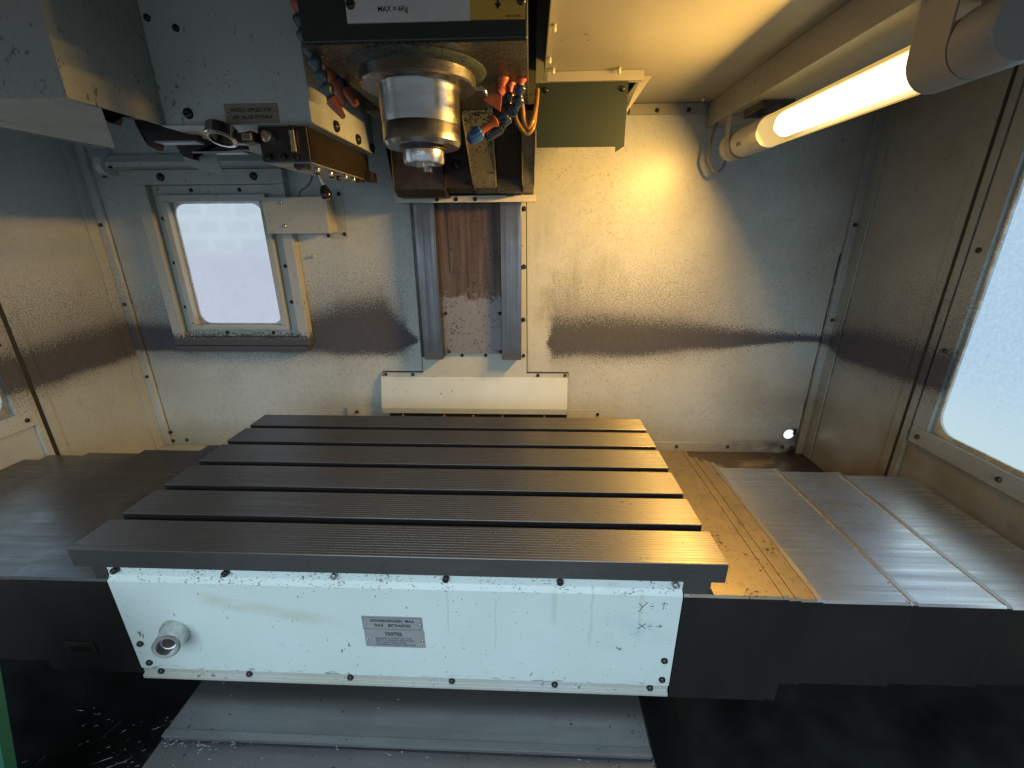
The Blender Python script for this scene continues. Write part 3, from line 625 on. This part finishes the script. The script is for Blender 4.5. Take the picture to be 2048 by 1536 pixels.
# ================================================================== SPINDLE HEAD
t = thing('spindle_head', (.05, .5, .66), 'dark green milling head with steel spindle above the worktable', 'spindle head')
hb = MB().box(-.118, .244, .205, .60, .8355, 1.28).obj('head_body', 'head_green', t, bevel=.003)
MB().box(-.1175, .2435, .2055, .62, .8325, .8350).obj('head_underside', 'casting_oily', t)
SX, SY = .038, .334
MB().lathe([(.128, 0), (.126, .003), (.116, .007), (.110, .009), (.0, .009)], (SX, SY, .8322), (0, 0, -1), 48).obj('boss', 'casting_boss', t, smooth=True)
MB().lathe([(.1075, 0), (.1075, .016), (.104, .0185), (.0, .0185)], (SX, SY, .8230), (0, 0, -1), 48).obj('flange', 'spindle_metal', t, smooth=True, ang=30)
hs = MB().lathe([(.0790, 0), (.0765, .004), (.0745, .060), (.0738, .0615), (.0738, .0625), (.0745, .064), (.0742, .092), (.0700, .099), (.040, .099)], (SX, SY, .8043), (0, 0, -1), 64).obj('spindle_housing', 'spindle_metal', t, smooth=True, ang=30)
MB().lathe([(.046, 0), (.046, .004), (.041, .005), (.041, .006)], (SX, SY, .7052), (0, 0, -1), 40).obj('nose_collar', 'dark_steel', t, smooth=True, ang=30)
ns = MB().lathe([(.0390, 0), (.0402, .002), (.0402, .021), (.0380, .025), (.024, .025), (.018, .0), (.0, -.003)], (SX, SY, .7010), (0, 0, -1), 48, False).obj('spindle_nose', 'zinc', t, smooth=True, ang=30)
for s_ in (-1, 1): MB().box(SX-.0075, SX+.0075, *sorted((SY+s_*.022, SY+s_*.039)), .6660, .6759).obj('drive_key', 'bolt_steel', ns, bevel=.001)
# label plate on the head front
lp = thing('head_label', (.10, .205, .86), 'white and yellow label on the head front reading MAX = 6Kg', 'sign')
MB().box(-.040, .1545, .2020, .2048, .860, .990).obj('white_field', 'label_white', lp); MB().box(.1546, .240, .2020, .2048, .8605, .990).obj('yellow_field', 'label_yellow', lp)
text('lettering', 'MAX = 6Kg', .0098, (.010, .2018, .8735), lp, 'letter_black', bold=.0001)
MB().box(.1965, .1995, .2012, .2019, .880, .90).obj('arrow_shaft', 'letter_black', lp); MB().prism([(.193, .880), (.203, .880), (.198, .872)], 1, .2012, .2019).obj('arrow_head', 'letter_black', lp)
text('lettering', '1050-1161-005', .0038, (.210, .2018, .8625), lp, 'letter_black')
for x in (-.032, .234): inst('bolt', dome_mesh(.0075, .004, 'bolt_black'), lp, (x, .202, .884), FRONT)
# rear saddle: ribs, pocket, guide bar
wedge = [(.58, .8322), (.80, .662), (.892, .662), (.892, .90), (.58, .90)]
MB().prism([(.60, .8322), (.66, .795), (.79, .672), (.892, .66), (.892, .8322)], 0, .078, .150).obj('saddle_rib', 'casting_lit', t, bevel=.004)
MB().prism([(.56, .8322), (.62, .8322), (.80, .67), (.892, .66), (.892, .8322)], 0, .226, .2615).obj('saddle_rib', 'casting_lit', t, bevel=.003)
MB().prism([(.70, .8322), (.80, .70), (.80, .662), (.892, .662), (.892, .8322)], 0, .1505, .2255).obj('saddle_pocket', 'casting_shade', t)
MB().prism([(.72, .8322), (.79, .76), (.79, .672), (.892, .66), (.892, .8322)], 0, -.002, .0775).obj('saddle_block', 'brown_steel', t, bevel=.002)
MB().prism([(.70, .8322), (.77, .78), (.77, .668), (.80, .650), (.892, .650), (.892, .8322)], 0, -.155, -.0025).obj('saddle_block', 'dark_steel', t, bevel=.003)
MB().box(-.16, .2615, .60, .892, .8325, 1.28).obj('saddle_back', 'casting_oily', t)
inst('bolt', DOMEBIG, t, (.030, .79, .735), FRONT)
gb = MB().box(-.185, .268, .868, .8925, .6385, .6585).obj('wiper_bar', 'cream_plastic', t, bevel=.001)
for x in (-.048, .014, .075): inst('bolt', DOME, t, (x, .868, .648), FRONT)
for x in (-.035, .185): MB().box(x-.012, x+.012, .862, .8679, .655, .664).obj('wiper_clamp', 'bolt_black', t)
# grease nipple on the flange
gn = MB().tube(spline([(.136, .37, .814), (.152, .37, .814), (.160, .374, .808), (.164, .39, .794), (.170, .41, .778)]), .004).obj('grease_pipe', 'bolt_steel', t, smooth=True)

# ================================================================== COOLANT HOSES
SEG_N = MB().lathe([(.0070, 0), (.0122, .0006), (.0130, .004), (.0118, .0075), (.0074, .0150), (.0070, .0185), (.0086, .0205), (.0070, .0225)], (0, 0, 0), (0, 0, 1), 16).mesh('hose_segment', 'plastic_navy', True)
SEG_N.set_sharp_from_angle(angle=math.radians(38))
SEG_T = SEG_N.copy(); SEG_T.materials.clear(); SEG_T.materials.append(M['plastic_teal'])
SEG_O = SEG_N.copy(); SEG_O.materials.clear(); SEG_O.materials.append(M['plastic_orange'])
def hose(label, path, seg, nozzle, tops=1, pitch=.0205, tipcap=None):
    P = spline(path, 20); t = thing('coolant_hose', path[0], label, 'coolant hose', 'coolant hoses on the head')
    d = 0; acc = [P[0]]; last = P[0]; L = 0
    for a, b in zip(P, P[1:]):
        L += (b-a).length
        if L >= pitch: acc.append(b); L = 0
    for i, (a, b) in enumerate(zip(acc, acc[1:])):
        inst('hose_segment', SEG_O if i < tops else seg, t, a, (b-a).to_track_quat('Z', 'Y'))
    a, dr = acc[-1], (Vector(nozzle)-acc[-1]); n = dr.length
    return t, a, dr.normalized(), n
HG = 'coolant hoses on the head'
t, a, d, n = hose('long blue-grey coolant hose hanging at the front left of the head', [(-.1425, .265, .916), (-.1425, .265, .895), (-.142, .265, .879), (-.139, .266, .863), (-.133, .267, .845), (-.128, .268, .828), (-.122, .269, .810), (-.115, .27, .793), (-.109, .27, .775)], SEG_T, (-.090, .27, .746))
MB().lathe([(.0075, 0), (.0115, .003), (.0105, .010), (.0045, n), (.003, n)], a, d, 16).obj('nozzle', 'plastic_orange', t, smooth=True)
t, a, d, n = hose('coolant hose with round orange nozzle behind the long front-left hose', [(-.160, .36, .883), (-.153, .36, .863), (-.145, .36, .844), (-.137, .36, .828), (-.133, .36, .818)], SEG_N, (-.117, .36, .788), 3)
MB().lathe([(.0075, 0), (.0115, .003), (.0105, .010), (.0045, n), (.003, n)], a, d, 16).obj('nozzle', 'plastic_orange', t, smooth=True)
t, a, d, n = hose('short coolant stub behind the left hoses with stubby dark orange tip', [(-.150, .40, .862), (-.140, .40, .845), (-.130, .40, .829), (-.124, .40, .820)], SEG_N, (-.110, .40, .797), 0)
MB().lathe([(.0075, 0), (.0110, .003), (.0100, .010), (.0070, n), (.005, n)], a, d, 16).obj('nozzle', 'plastic_orange', t, smooth=True)
t, a, d, n = hose('short right-hand coolant hose ending in a flat orange fan nozzle', [(.195, .38, .838), (.1945, .38, .826), (.191, .38, .815), (.184, .38, .803)], SEG_T, (.166, .38, .776))
nz = MB().lathe([(.0075, 0), (.0110, .002), (.0100, .012), (.006, .014)], a, d, 16).obj('nozzle', 'plastic_orange', t, smooth=True)
sd = d.cross(Vector((0, 1, 0))).normalized(); th_ = d.cross(sd).normalized()
fan = lambda u, w, h: a + sd*u + th_*w + d*h
mb = MB(); A = [fan(*p) for p in ((-.008, -.006, .012), (.008, -.006, .012), (.008, .006, .012), (-.008, .006, .012))]; B = [fan(*p) for p in ((-.021, -.003, .038), (.021, -.003, .038), (.021, .003, .038), (-.021, .003, .038))]
mb.rings([A, B]).obj('fan_nozzle', 'plastic_orange', t, bevel=.001)
t, a, d, n = hose('navy coolant hose curling left below the fan nozzle, without coloured tip', [(.206, .41, .836), (.205, .41, .82), (.204, .41, .80), (.203, .41, .785), (.199, .41, .768), (.190, .41, .754), (.176, .41, .744)], SEG_N, (.155, .41, .735))
MB().lathe([(.0066, 0), (.0105, .003), (.0105, n*.7), (.007, n)], a, d, 14).obj('hose_end', 'plastic_navy', t, smooth=True)
t, a, d, n = hose('navy coolant hose bending left to an orange nozzle with bright blue tip', [(.232, .39, .842), (.2305, .39, .832), (.2275, .39, .818), (.226, .39, .802), (.2225, .39, .788), (.211, .39, .777), (.193, .388, .769), (.177, .386, .762)], SEG_N, (.148, .382, .742))
MB().lathe([(.0075, 0), (.0120, .003), (.0110, .008), (.0075, .013), (.0070, n), (.004, n)], a, d, 16).obj('nozzle', 'plastic_orange', t, smooth=True)
tip = a + d*(n-.002)
tp = MB(); NB = 24
prof = [(.0100, 0), (.0138, .004), (.0145, .010), (.0135, .020), (.0105, .029), (.005, .034), (.001, .035)]
q = d.to_track_quat('Z', 'Y')
tp.rings([[tip + q @ Vector(((r*(1 - .08*(i % 2)))*math.cos(2*math.pi*i/NB), (r*(1 - .08*(i % 2)))*math.sin(2*math.pi*i/NB), h)) for i in range(NB)] for r, h in prof]).obj('ribbed_tip', 'plastic_blue', t, smooth=True, ang=25)
t = tag(MB().tube(spline([(.225, .50, .842), (.231, .50, .81), (.234, .50, .785), (.243, .50, .772), (.254, .50, .785), (.262, .52, .82), (.265, .56, .86)]), .0055, 12).obj('amber_tube', 'amber_hose', None, smooth=True), 'translucent amber tube looping beside the green cover box', 'tube', 'amber tubes')
t = tag(MB().tube(spline([(.205, .53, .842), (.214, .53, .80), (.226, .53, .778), (.240, .53, .765), (.256, .53, .778), (.262, .55, .82)]), .0050, 12).obj('amber_tube', 'amber_hose', None, smooth=True), 'second amber tube looping lower, behind the first amber tube', 'tube', 'amber tubes')

# ================================================================== GREEN COVER BOX + CEILING LIP
t = thing('green_cover_box', (.385, .70, .758), 'dark green sheet-metal cover box hanging under the ceiling, right of the head', 'cover box')
MB().box(.266, .494, .662, .664, .757, .902).obj('front_sheet', 'green_paint', t)
MB().box(.251, .2655, .662, .664, .80, .902).obj('side_tab', 'green_paint', t)
MB().prism([(.6642, .757), (.74, .80), (.74, .902), (.6642, .902)], 0, .492, .494).obj('side_sheet', 'green_paint', t); MB().prism([(.6642, .757), (.74, .80), (.74, .902), (.6642, .902)], 0, .266, .268).obj('side_sheet', 'green_paint', t)
MB().box(.268, .4918, .74, .742, .80, .902).obj('rear_sheet', 'green_paint', t)
MB().prism([(.472, .757), (.492, .757), (.472, .744)], 1, .6645, .6665).obj('corner_tab', 'green_paint', t)
for x in (.288, .480): inst('screw', DOME, t, (x, .662, .886), FRONT)
t = tag(MB().prism([(.655, ZC-.0006), (.655, .903), (.676, .903), (.676, .905), (.657, .905), (.657, ZC-.0006)], 0, .290, .530).obj('ceiling_lip', 'ceiling_paint', None, bevel=.0008), 'narrow folded cream lip of the ceiling panel above the green box', 'lip')
t = tag(MB().box(.2815, .2838, -.62, .656, .905, 1.0).obj('ceiling_side_fold', 'ceiling_paint', None), 'upright folded edge of the ceiling panel next to the head', 'fold')
STUD = MB().lathe([(.0045, 0), (.0045, .010), (.0035, .012)], (0, 0, 0), (0, 0, 1), 10).mesh('stud', 'cream_plastic', True)
for x, y in ((.294, .40), (.292, .565), (.304, .635), (.465, .640), (.764, .90)): inst('stud', STUD, ceil, (x, y, ZC), DOWN)
MB().prism([(.533, ZC-.001), (.56, ZC-.001), (.50, .84), (.497, .84)], 1, .70, .703).obj('strut', 'ceiling_paint', ceil)

# ================================================================== LAMP
t = tag(MB().box(.803, .965, -.62, WY-.0005, .857, ZC-.0005).obj('lamp_beam', 'ceiling_paint', None, bevel=.002), 'long cream box beam running along the ceiling above the tube lamp', 'beam')
LX, LZ = .858, .786
t = thing('tube_lamp', (LX, .5, LZ), 'lit warm machine tube lamp with cream end sleeves under the ceiling beam', 'lamp')
MB().lathe([(.0366, 0), (.0370, .001), (.0370, .002), (.0370, .490)], (LX, .162, LZ), (0, 1, 0), 40, False).obj('glass_tube', 'lamp_glass', t, smooth=True)
# light source: half of the tube facing left; reflector shell behind it
def arc(r, a0, a1, y0, y1, n=14, th=0.):
    m = MB(); pr = [(LX+r*math.cos(math.radians(a0+(a1-a0)*i/n)), LZ+r*math.sin(math.radians(a0+(a1-a0)*i/n))) for i in range(n+1)]
    pr += [(LX+(r-th)*math.cos(math.radians(a0+(a1-a0)*i/n)), LZ+(r-th)*math.sin(math.radians(a0+(a1-a0)*i/n))) for i in range(n, -1, -1)]
    P0 = [m.bm.verts.new((x, y0, z)) for x, z in pr]; P1 = [m.bm.verts.new((x, y1, z)) for x, z in pr]; k = len(pr)
    for i in range(k): m.bm.faces.new((P0[i], P0[(i+1) % k], P1[(i+1) % k], P1[i]))
    for i in range(n):
        j = k-1-i
        m.bm.faces.new((P0[i], P0[j], P0[j-1], P0[i+1])); m.bm.faces.new((P1[i], P1[i+1], P1[j-1], P1[j]))
    return m
MB().lathe([(.022, 0), (.027, .014), (.027, .40), (.016, .425)], (LX-.004, .175, LZ), (0, 1, 0), 32).obj('light_tube', 'lamp_core', t, smooth=True)
arc(.0350, -70, 140, .165, .64, 16, .0012).obj('reflector', 'zinc', t, smooth=True)
MB().lathe([(.0382, 0), (.0388, .002), (.0388, .225), (.033, .233)], (LX, .648, LZ), (0, 1, 0), 40).obj('end_sleeve', 'cream_plastic', t, smooth=True, ang=30)
tube_light = area('tube_light', (LX-.0335, .375, LZ-.002), (LX-1.03, .375, LZ-.85), .42, .030, 31, (1, .56, .125)); put(tube_light, t, (LX-.0335, .375, LZ-.002))
# printed marks on the far sleeve
for dy in (0, .014): 
    for zz in (-.010, .001): arc(.0392, 196+zz*400, 206+zz*400, .735+dy*1.0, .745+dy*1.0, 4, .0003).obj('printed_mark', 'letter_grey', t)
# strap brackets
def strap(y0, y1, r):
    m = MB(); n = 18; out = []; inn = []
    for i in range(n+1): a = math.radians(180+180*i/n); out.append((LX+r*math.cos(a), LZ+r*math.sin(a))); inn.append((LX+(r-.003)*math.cos(a), LZ+(r-.003)*math.sin(a)))
    for s, A, B in ((0, out[0], inn[0]), (1, out[-1], inn[-1])): m.box(*sorted((A[0], B[0])), y0, y1, LZ, .8565)
    for i in range(n):
        m.prism([out[i], out[i+1], inn[i+1], inn[i]], 1, y0, y1)
    bmesh.ops.remove_doubles(m.bm, verts=m.bm.verts, dist=.00005)
    return m
MB().lathe([(.0398, 0), (.0398, .058)], (LX, .1165, LZ), (0, 1, 0), 40).obj('near_light_plug', 'cream_plastic', t, smooth=True, ang=30)  # plug added inside the strap to stop lamp light leaking out
strap(.80, .83, .0435).obj('strap', 'ceiling_paint', t); strap(.112, .178, .0435).obj('strap', 'lamp_housing_paint', t)
MB().lathe([(.038, 0), (.0432, .002), (.0432, .055), (.040, .061), (.0, .062)], (LX, .1115, LZ), (0, -1, 0), 40).obj('end_cap', 'lamp_housing_paint', t, smooth=True, ang=30)
MB().box(LX-.03, LX+.03, .065, .1105, .832, .8565).obj('cap_bracket', 'lamp_housing_paint', t, bevel=.002)
MB().box(.83, .91, .66, .76, .838, .8565).obj('terminal_strip', 'dark_steel', t, bevel=.001)
tag(MB().tube(spline([(.812, .90, .856), (.805, .90, .83), (.800, .90, .783), (.802, .90, .752), (.824, .90, .722), (.843, .90, .726), (.852, .895, .75), (.855, .885, .772)]), .0042, 10).obj('lamp_cable', 'cable_grey', None, smooth=True), 'thin grey cable looping at the far end of the tube lamp', 'cable')

# ================================================================== TOOL CHANGER
# tool changer: magazine housing, box, arm, grippers; coordinates baked after scaling about the camera
ZH = 0.7649
t = thing('changer_housing', (-0.6918, 0.2502, 0.7649), 'large grey sheet-metal tool magazine housing at the upper left', 'housing')
MB().box(-0.8891, -0.5303, 0.1951, 0.1973, 0.7649, 1.29).obj('front_sheet', 'housing_paint', t)
MB().box(-0.5302, -0.5276, 0.1951, 0.6987, 0.7649, 1.29).obj('side_sheet', 'housing_paint', t)
MB().prism([(-.5305, .1975), (-.8891, .1975), (-.8615, .638), (-.538, .267)], 2, .7649, .7676).obj('bottom_sheet', 'housing_paint', t)
MB().box(-0.8891, -0.8864, 0.1975, 0.636, 0.7649, 1.29).obj('side_sheet', 'housing_paint', t)
t = thing('changer_box', (-0.333, 0.5642, 0.7649), 'pale grey box of the tool changer between the housing and the head', 'housing')
MB().box(-0.5272, -0.2092, 0.4027, 0.7929, 0.766, 1.29).obj('body', 'box_paint', t, bevel=0.002)
MB().box(-0.5303, -0.2029, 0.3956, 0.7929, 0.7631, 0.7658).obj('bottom_flange', 'frame_paint', t)
inst('bolt', dome_mesh(0.0108, 0.0072, 'bolt_black'), t, (-0.472, 0.4027, 0.7874), FRONT)
for y, z in ((0.5238, 0.7847), (0.6602, 0.782), (0.766, 0.7784)):
    inst('bolt', DOMEBIG, t, (-0.2092, y, z), RIGHT)
for x, z in ((-0.4586, 0.9354), (-0.5124, 0.9533)):
    inst('bolt', DOME, t, (x, 0.4027, z), FRONT)
s = sign_plate('patent_plate', -0.3922, -0.2774, 0.7676, 0.8035, 0.4027, 0.0015, 'brass_plate', 'small metal plate reading PATENT APPLIED FOR on the tool changer box', [(-0.3859, 0.7856), (-0.2837, 0.7856)])
for i, l in enumerate(('PATENT APPLIED FOR', 'APP. No.GB 9719544.0')):
    text('lettering', l, 0.0104, (-0.3348, 0.4027 - 0.0017, 0.7882 - 0.0130 * i), s, 'letter_black', bold=0.0001, align='CENTER', xscale=0.86)
t = thing('tool_changer', (-0.2971, 0.5642, 0.6932), 'dark brown tool-changer arm slide under the pale box, with polished gripper ring', 'tool changer')
MB().box(-0.3375, -0.2303, 0.4162, 0.7884, 0.6963, 0.763).obj('slide_body', 'dark_steel', t, bevel=0.002)
MB().box(-0.23, -0.2285, 0.4207, 0.784, 0.6977, 0.7622).obj('slide_cheek', 'brown_steel', t)
MB().box(-0.333, -0.2325, 0.4252, 0.784, 0.6936, 0.696).obj('bottom_plate', 'plate_metal', t)
MB().box(-0.2285, -0.2092, 0.7436, 0.7884, 0.6887, 0.7156).obj('end_stop', 'brown_steel', t, bevel=0.002)
MB().prism([(-0.3958, 0.7425), (-0.333, 0.751), (-0.333, 0.7308), (-0.3554, 0.7273), (-0.4003, 0.7299)], 1, 0.3848, 0.4153).obj('gripper_arm', 'dark_steel', t, bevel=0.002)
MB().lathe([(.0215, 0), (.0265, 0), (.0300, .002), (.0300, .024), (.0285, .026), (.0225, .026), (.0215, 0)], (-.393, .372, .732), (.04, .42, 1), 40, False).obj('gripper_ring', 'chrome', t, smooth=True, ang=30)
MB().lathe([(0.0117, 0.0), (0.0117, 0.0197), (0.0099, 0.0215), (0.0, 0.0215)], (-0.3079, 0.4162, 0.7425), (-0.2, -1, 0.0), 24).obj('pivot_pin', 'zinc', t, smooth=True, ang=30)
MB().box(-.352, -.332, .3775, .3845, .7320, .7460).obj('gripper_clamp', 'bolt_steel', t, bevel=.001)
MB().lathe([(0.0067, 0.0), (0.0067, 0.0404)], (-0.2594, 0.409, 0.7138), (0, 0, 1), 18).obj('guide_pin', 'chrome', t, smooth=True)
for x, z in ((-0.2594, 0.7578), (-0.2594, 0.7039), (-0.2882, 0.7057), (-0.3195, 0.7057)):
    inst('bolt', CAP_B, t, (x, 0.4162, z), FRONT)
for i, (x, y) in enumerate(((-0.2702, 0.4386), (-0.2523, 0.4924), (-0.2702, 0.5283), (-0.2523, 0.5642), (-0.2657, 0.6001), (-0.2433, 0.636), (-0.2702, 0.6539), (-0.2433, 0.6898))):
    inst('bolt', CAP_S if i % 2 else CAP_B, t, (x, y, 0.6936), DOWN)
MB().box(-0.2747, -0.2478, 0.4252, 0.4521, 0.6842, 0.6934).obj('bottom_block', 'dark_steel', t, bevel=0.001)
MB().box(-0.2523, -0.2298, 0.7077, 0.7436, 0.6842, 0.6934).obj('bottom_block', 'dark_steel', t, bevel=0.001)
kn = MB().tube([(-0.2837, 0.5642, 0.6936), (-0.2792, 0.5642, 0.6752), (-0.2729, 0.5642, 0.6591)], 0.0036).obj('lever_stem', 'zinc', t, smooth=True)
MB().lathe([(0.0054, 0.0), (0.0099, 0.0054), (0.0148, 0.0197), (0.0148, 0.0269), (0.0108, 0.0332), (0.0, 0.0341)], (-0.2756, 0.5642, 0.6627), (0.2, 0, -1), 24).obj('lever_knob', 'black_knob', t, smooth=True)
GL = 'tool grippers under the magazine housing'
def gripper(poly, y, label, bar):
    t = thing('tool_gripper', (poly[0][0], y, poly[0][1]), label, 'gripper', GL)
    MB().prism(poly, 1, y, y + 0.022).obj('claw', 'dark_steel', t, bevel=0.001)
    if bar:
        MB().box(bar[0], bar[1], y - 0.002, y + 0.024, bar[2] - 0.004, bar[2]).obj('lit_edge_bar', 'plate_metal', t)  # pale bar for the claw's lit lower edge, light put into the colour
gripper([(-0.6469, 0.799), (-0.5483, 0.8008), (-0.5662, 0.7766), (-0.6191, 0.7802), (-0.629, 0.7667), (-0.6452, 0.7748)], 0.3848, 'nearest dark tool gripper claw peeping out under the housing edge, leftmost', None)
gripper([(-0.6577, 0.8098), (-0.5169, 0.8098), (-0.5169, 0.7524), (-0.6147, 0.7501), (-0.6147, 0.7425), (-0.62, 0.7326), (-0.638, 0.7416), (-0.6362, 0.7578), (-0.6514, 0.7784)], 0.4745, 'middle dark tool gripper claw with pale bar under the housing', (-0.6147, -0.5178, 0.7501))
gripper([(-0.6514, 0.7829), (-0.4676, 0.7829), (-0.4631, 0.7479), (-0.5976, 0.7416), (-0.6003, 0.7246), (-0.6263, 0.7335), (-0.6335, 0.7488)], 0.5642, 'farthest dark tool gripper claw, above the mottled flap', (-0.5976, -0.464, 0.7425))
tag(MB().prism([(-0.6523, 0.7515), (-0.5662, 0.7542), (-0.5528, 0.7048), (-0.5707, 0.6986), (-0.5976, 0.7012), (-0.6443, 0.7183)], 1, 0.5956, 0.5992).obj('splash_flap', 'housing_paint', None), 'mottled pale splash flap hanging behind the tool grippers', 'flap')

# ================================================================== LOWER LEFT
tag(MB().prism([(-.70, -.03), (-.499, -.03), (-.566, -.261), (-.64, -.52), (-.9, -.52)], 1, -.215, -.2).obj('green_post', 'post_green', None, bevel=.002), 'green painted machine base edge in the bottom left corner', 'base edge')
# swarf: fine curled chips, uncountable
mb = MB()
def curl(p, L, w):
    a = random.uniform(0, 6.28); b = random.uniform(-2, 2); pts = []; x, y, z = p
    for k in range(5): pts.append((x, y, z)); x += L/5*math.cos(a); y += L/5*math.sin(a); z += random.uniform(-.1, .35)*L/5; a += b/5
    for q, r in zip(pts, pts[1:]):
        mb.quad((q, r, (r[0], r[1]+w*.4, r[2]+w), (q[0], q[1]+w*.4, q[2]+w)))
for i in range(170): curl((random.uniform(-.44, -.30) if i < 120 else random.uniform(-.3, .45), -.088+random.gauss(-.004, .006), -.3725+random.random()*.004), random.uniform(.004, .014), .0008)
for i in range(60): curl((random.uniform(-.42, -.2), random.uniform(-.2, -.1), -.3735), random.uniform(.004, .014), .0007)
for i in range(520):
    x_ = random.gauss(-.60, .12); curl((x_, random.uniform(-.25, .1), -.637 + max(0, -.59-x_)*.40), random.choice((.004, .006, .01, .02, .05)), .0011)
for i in range(40): curl((random.uniform(-.43, .46), random.uniform(-.08, .02), -.3595), random.uniform(.002, .006), .0006)
tag(mb.obj('metal_swarf', 'swarf_metal'), 'fine bright metal chips scattered on the front cover and floor', 'swarf', kind='stuff')
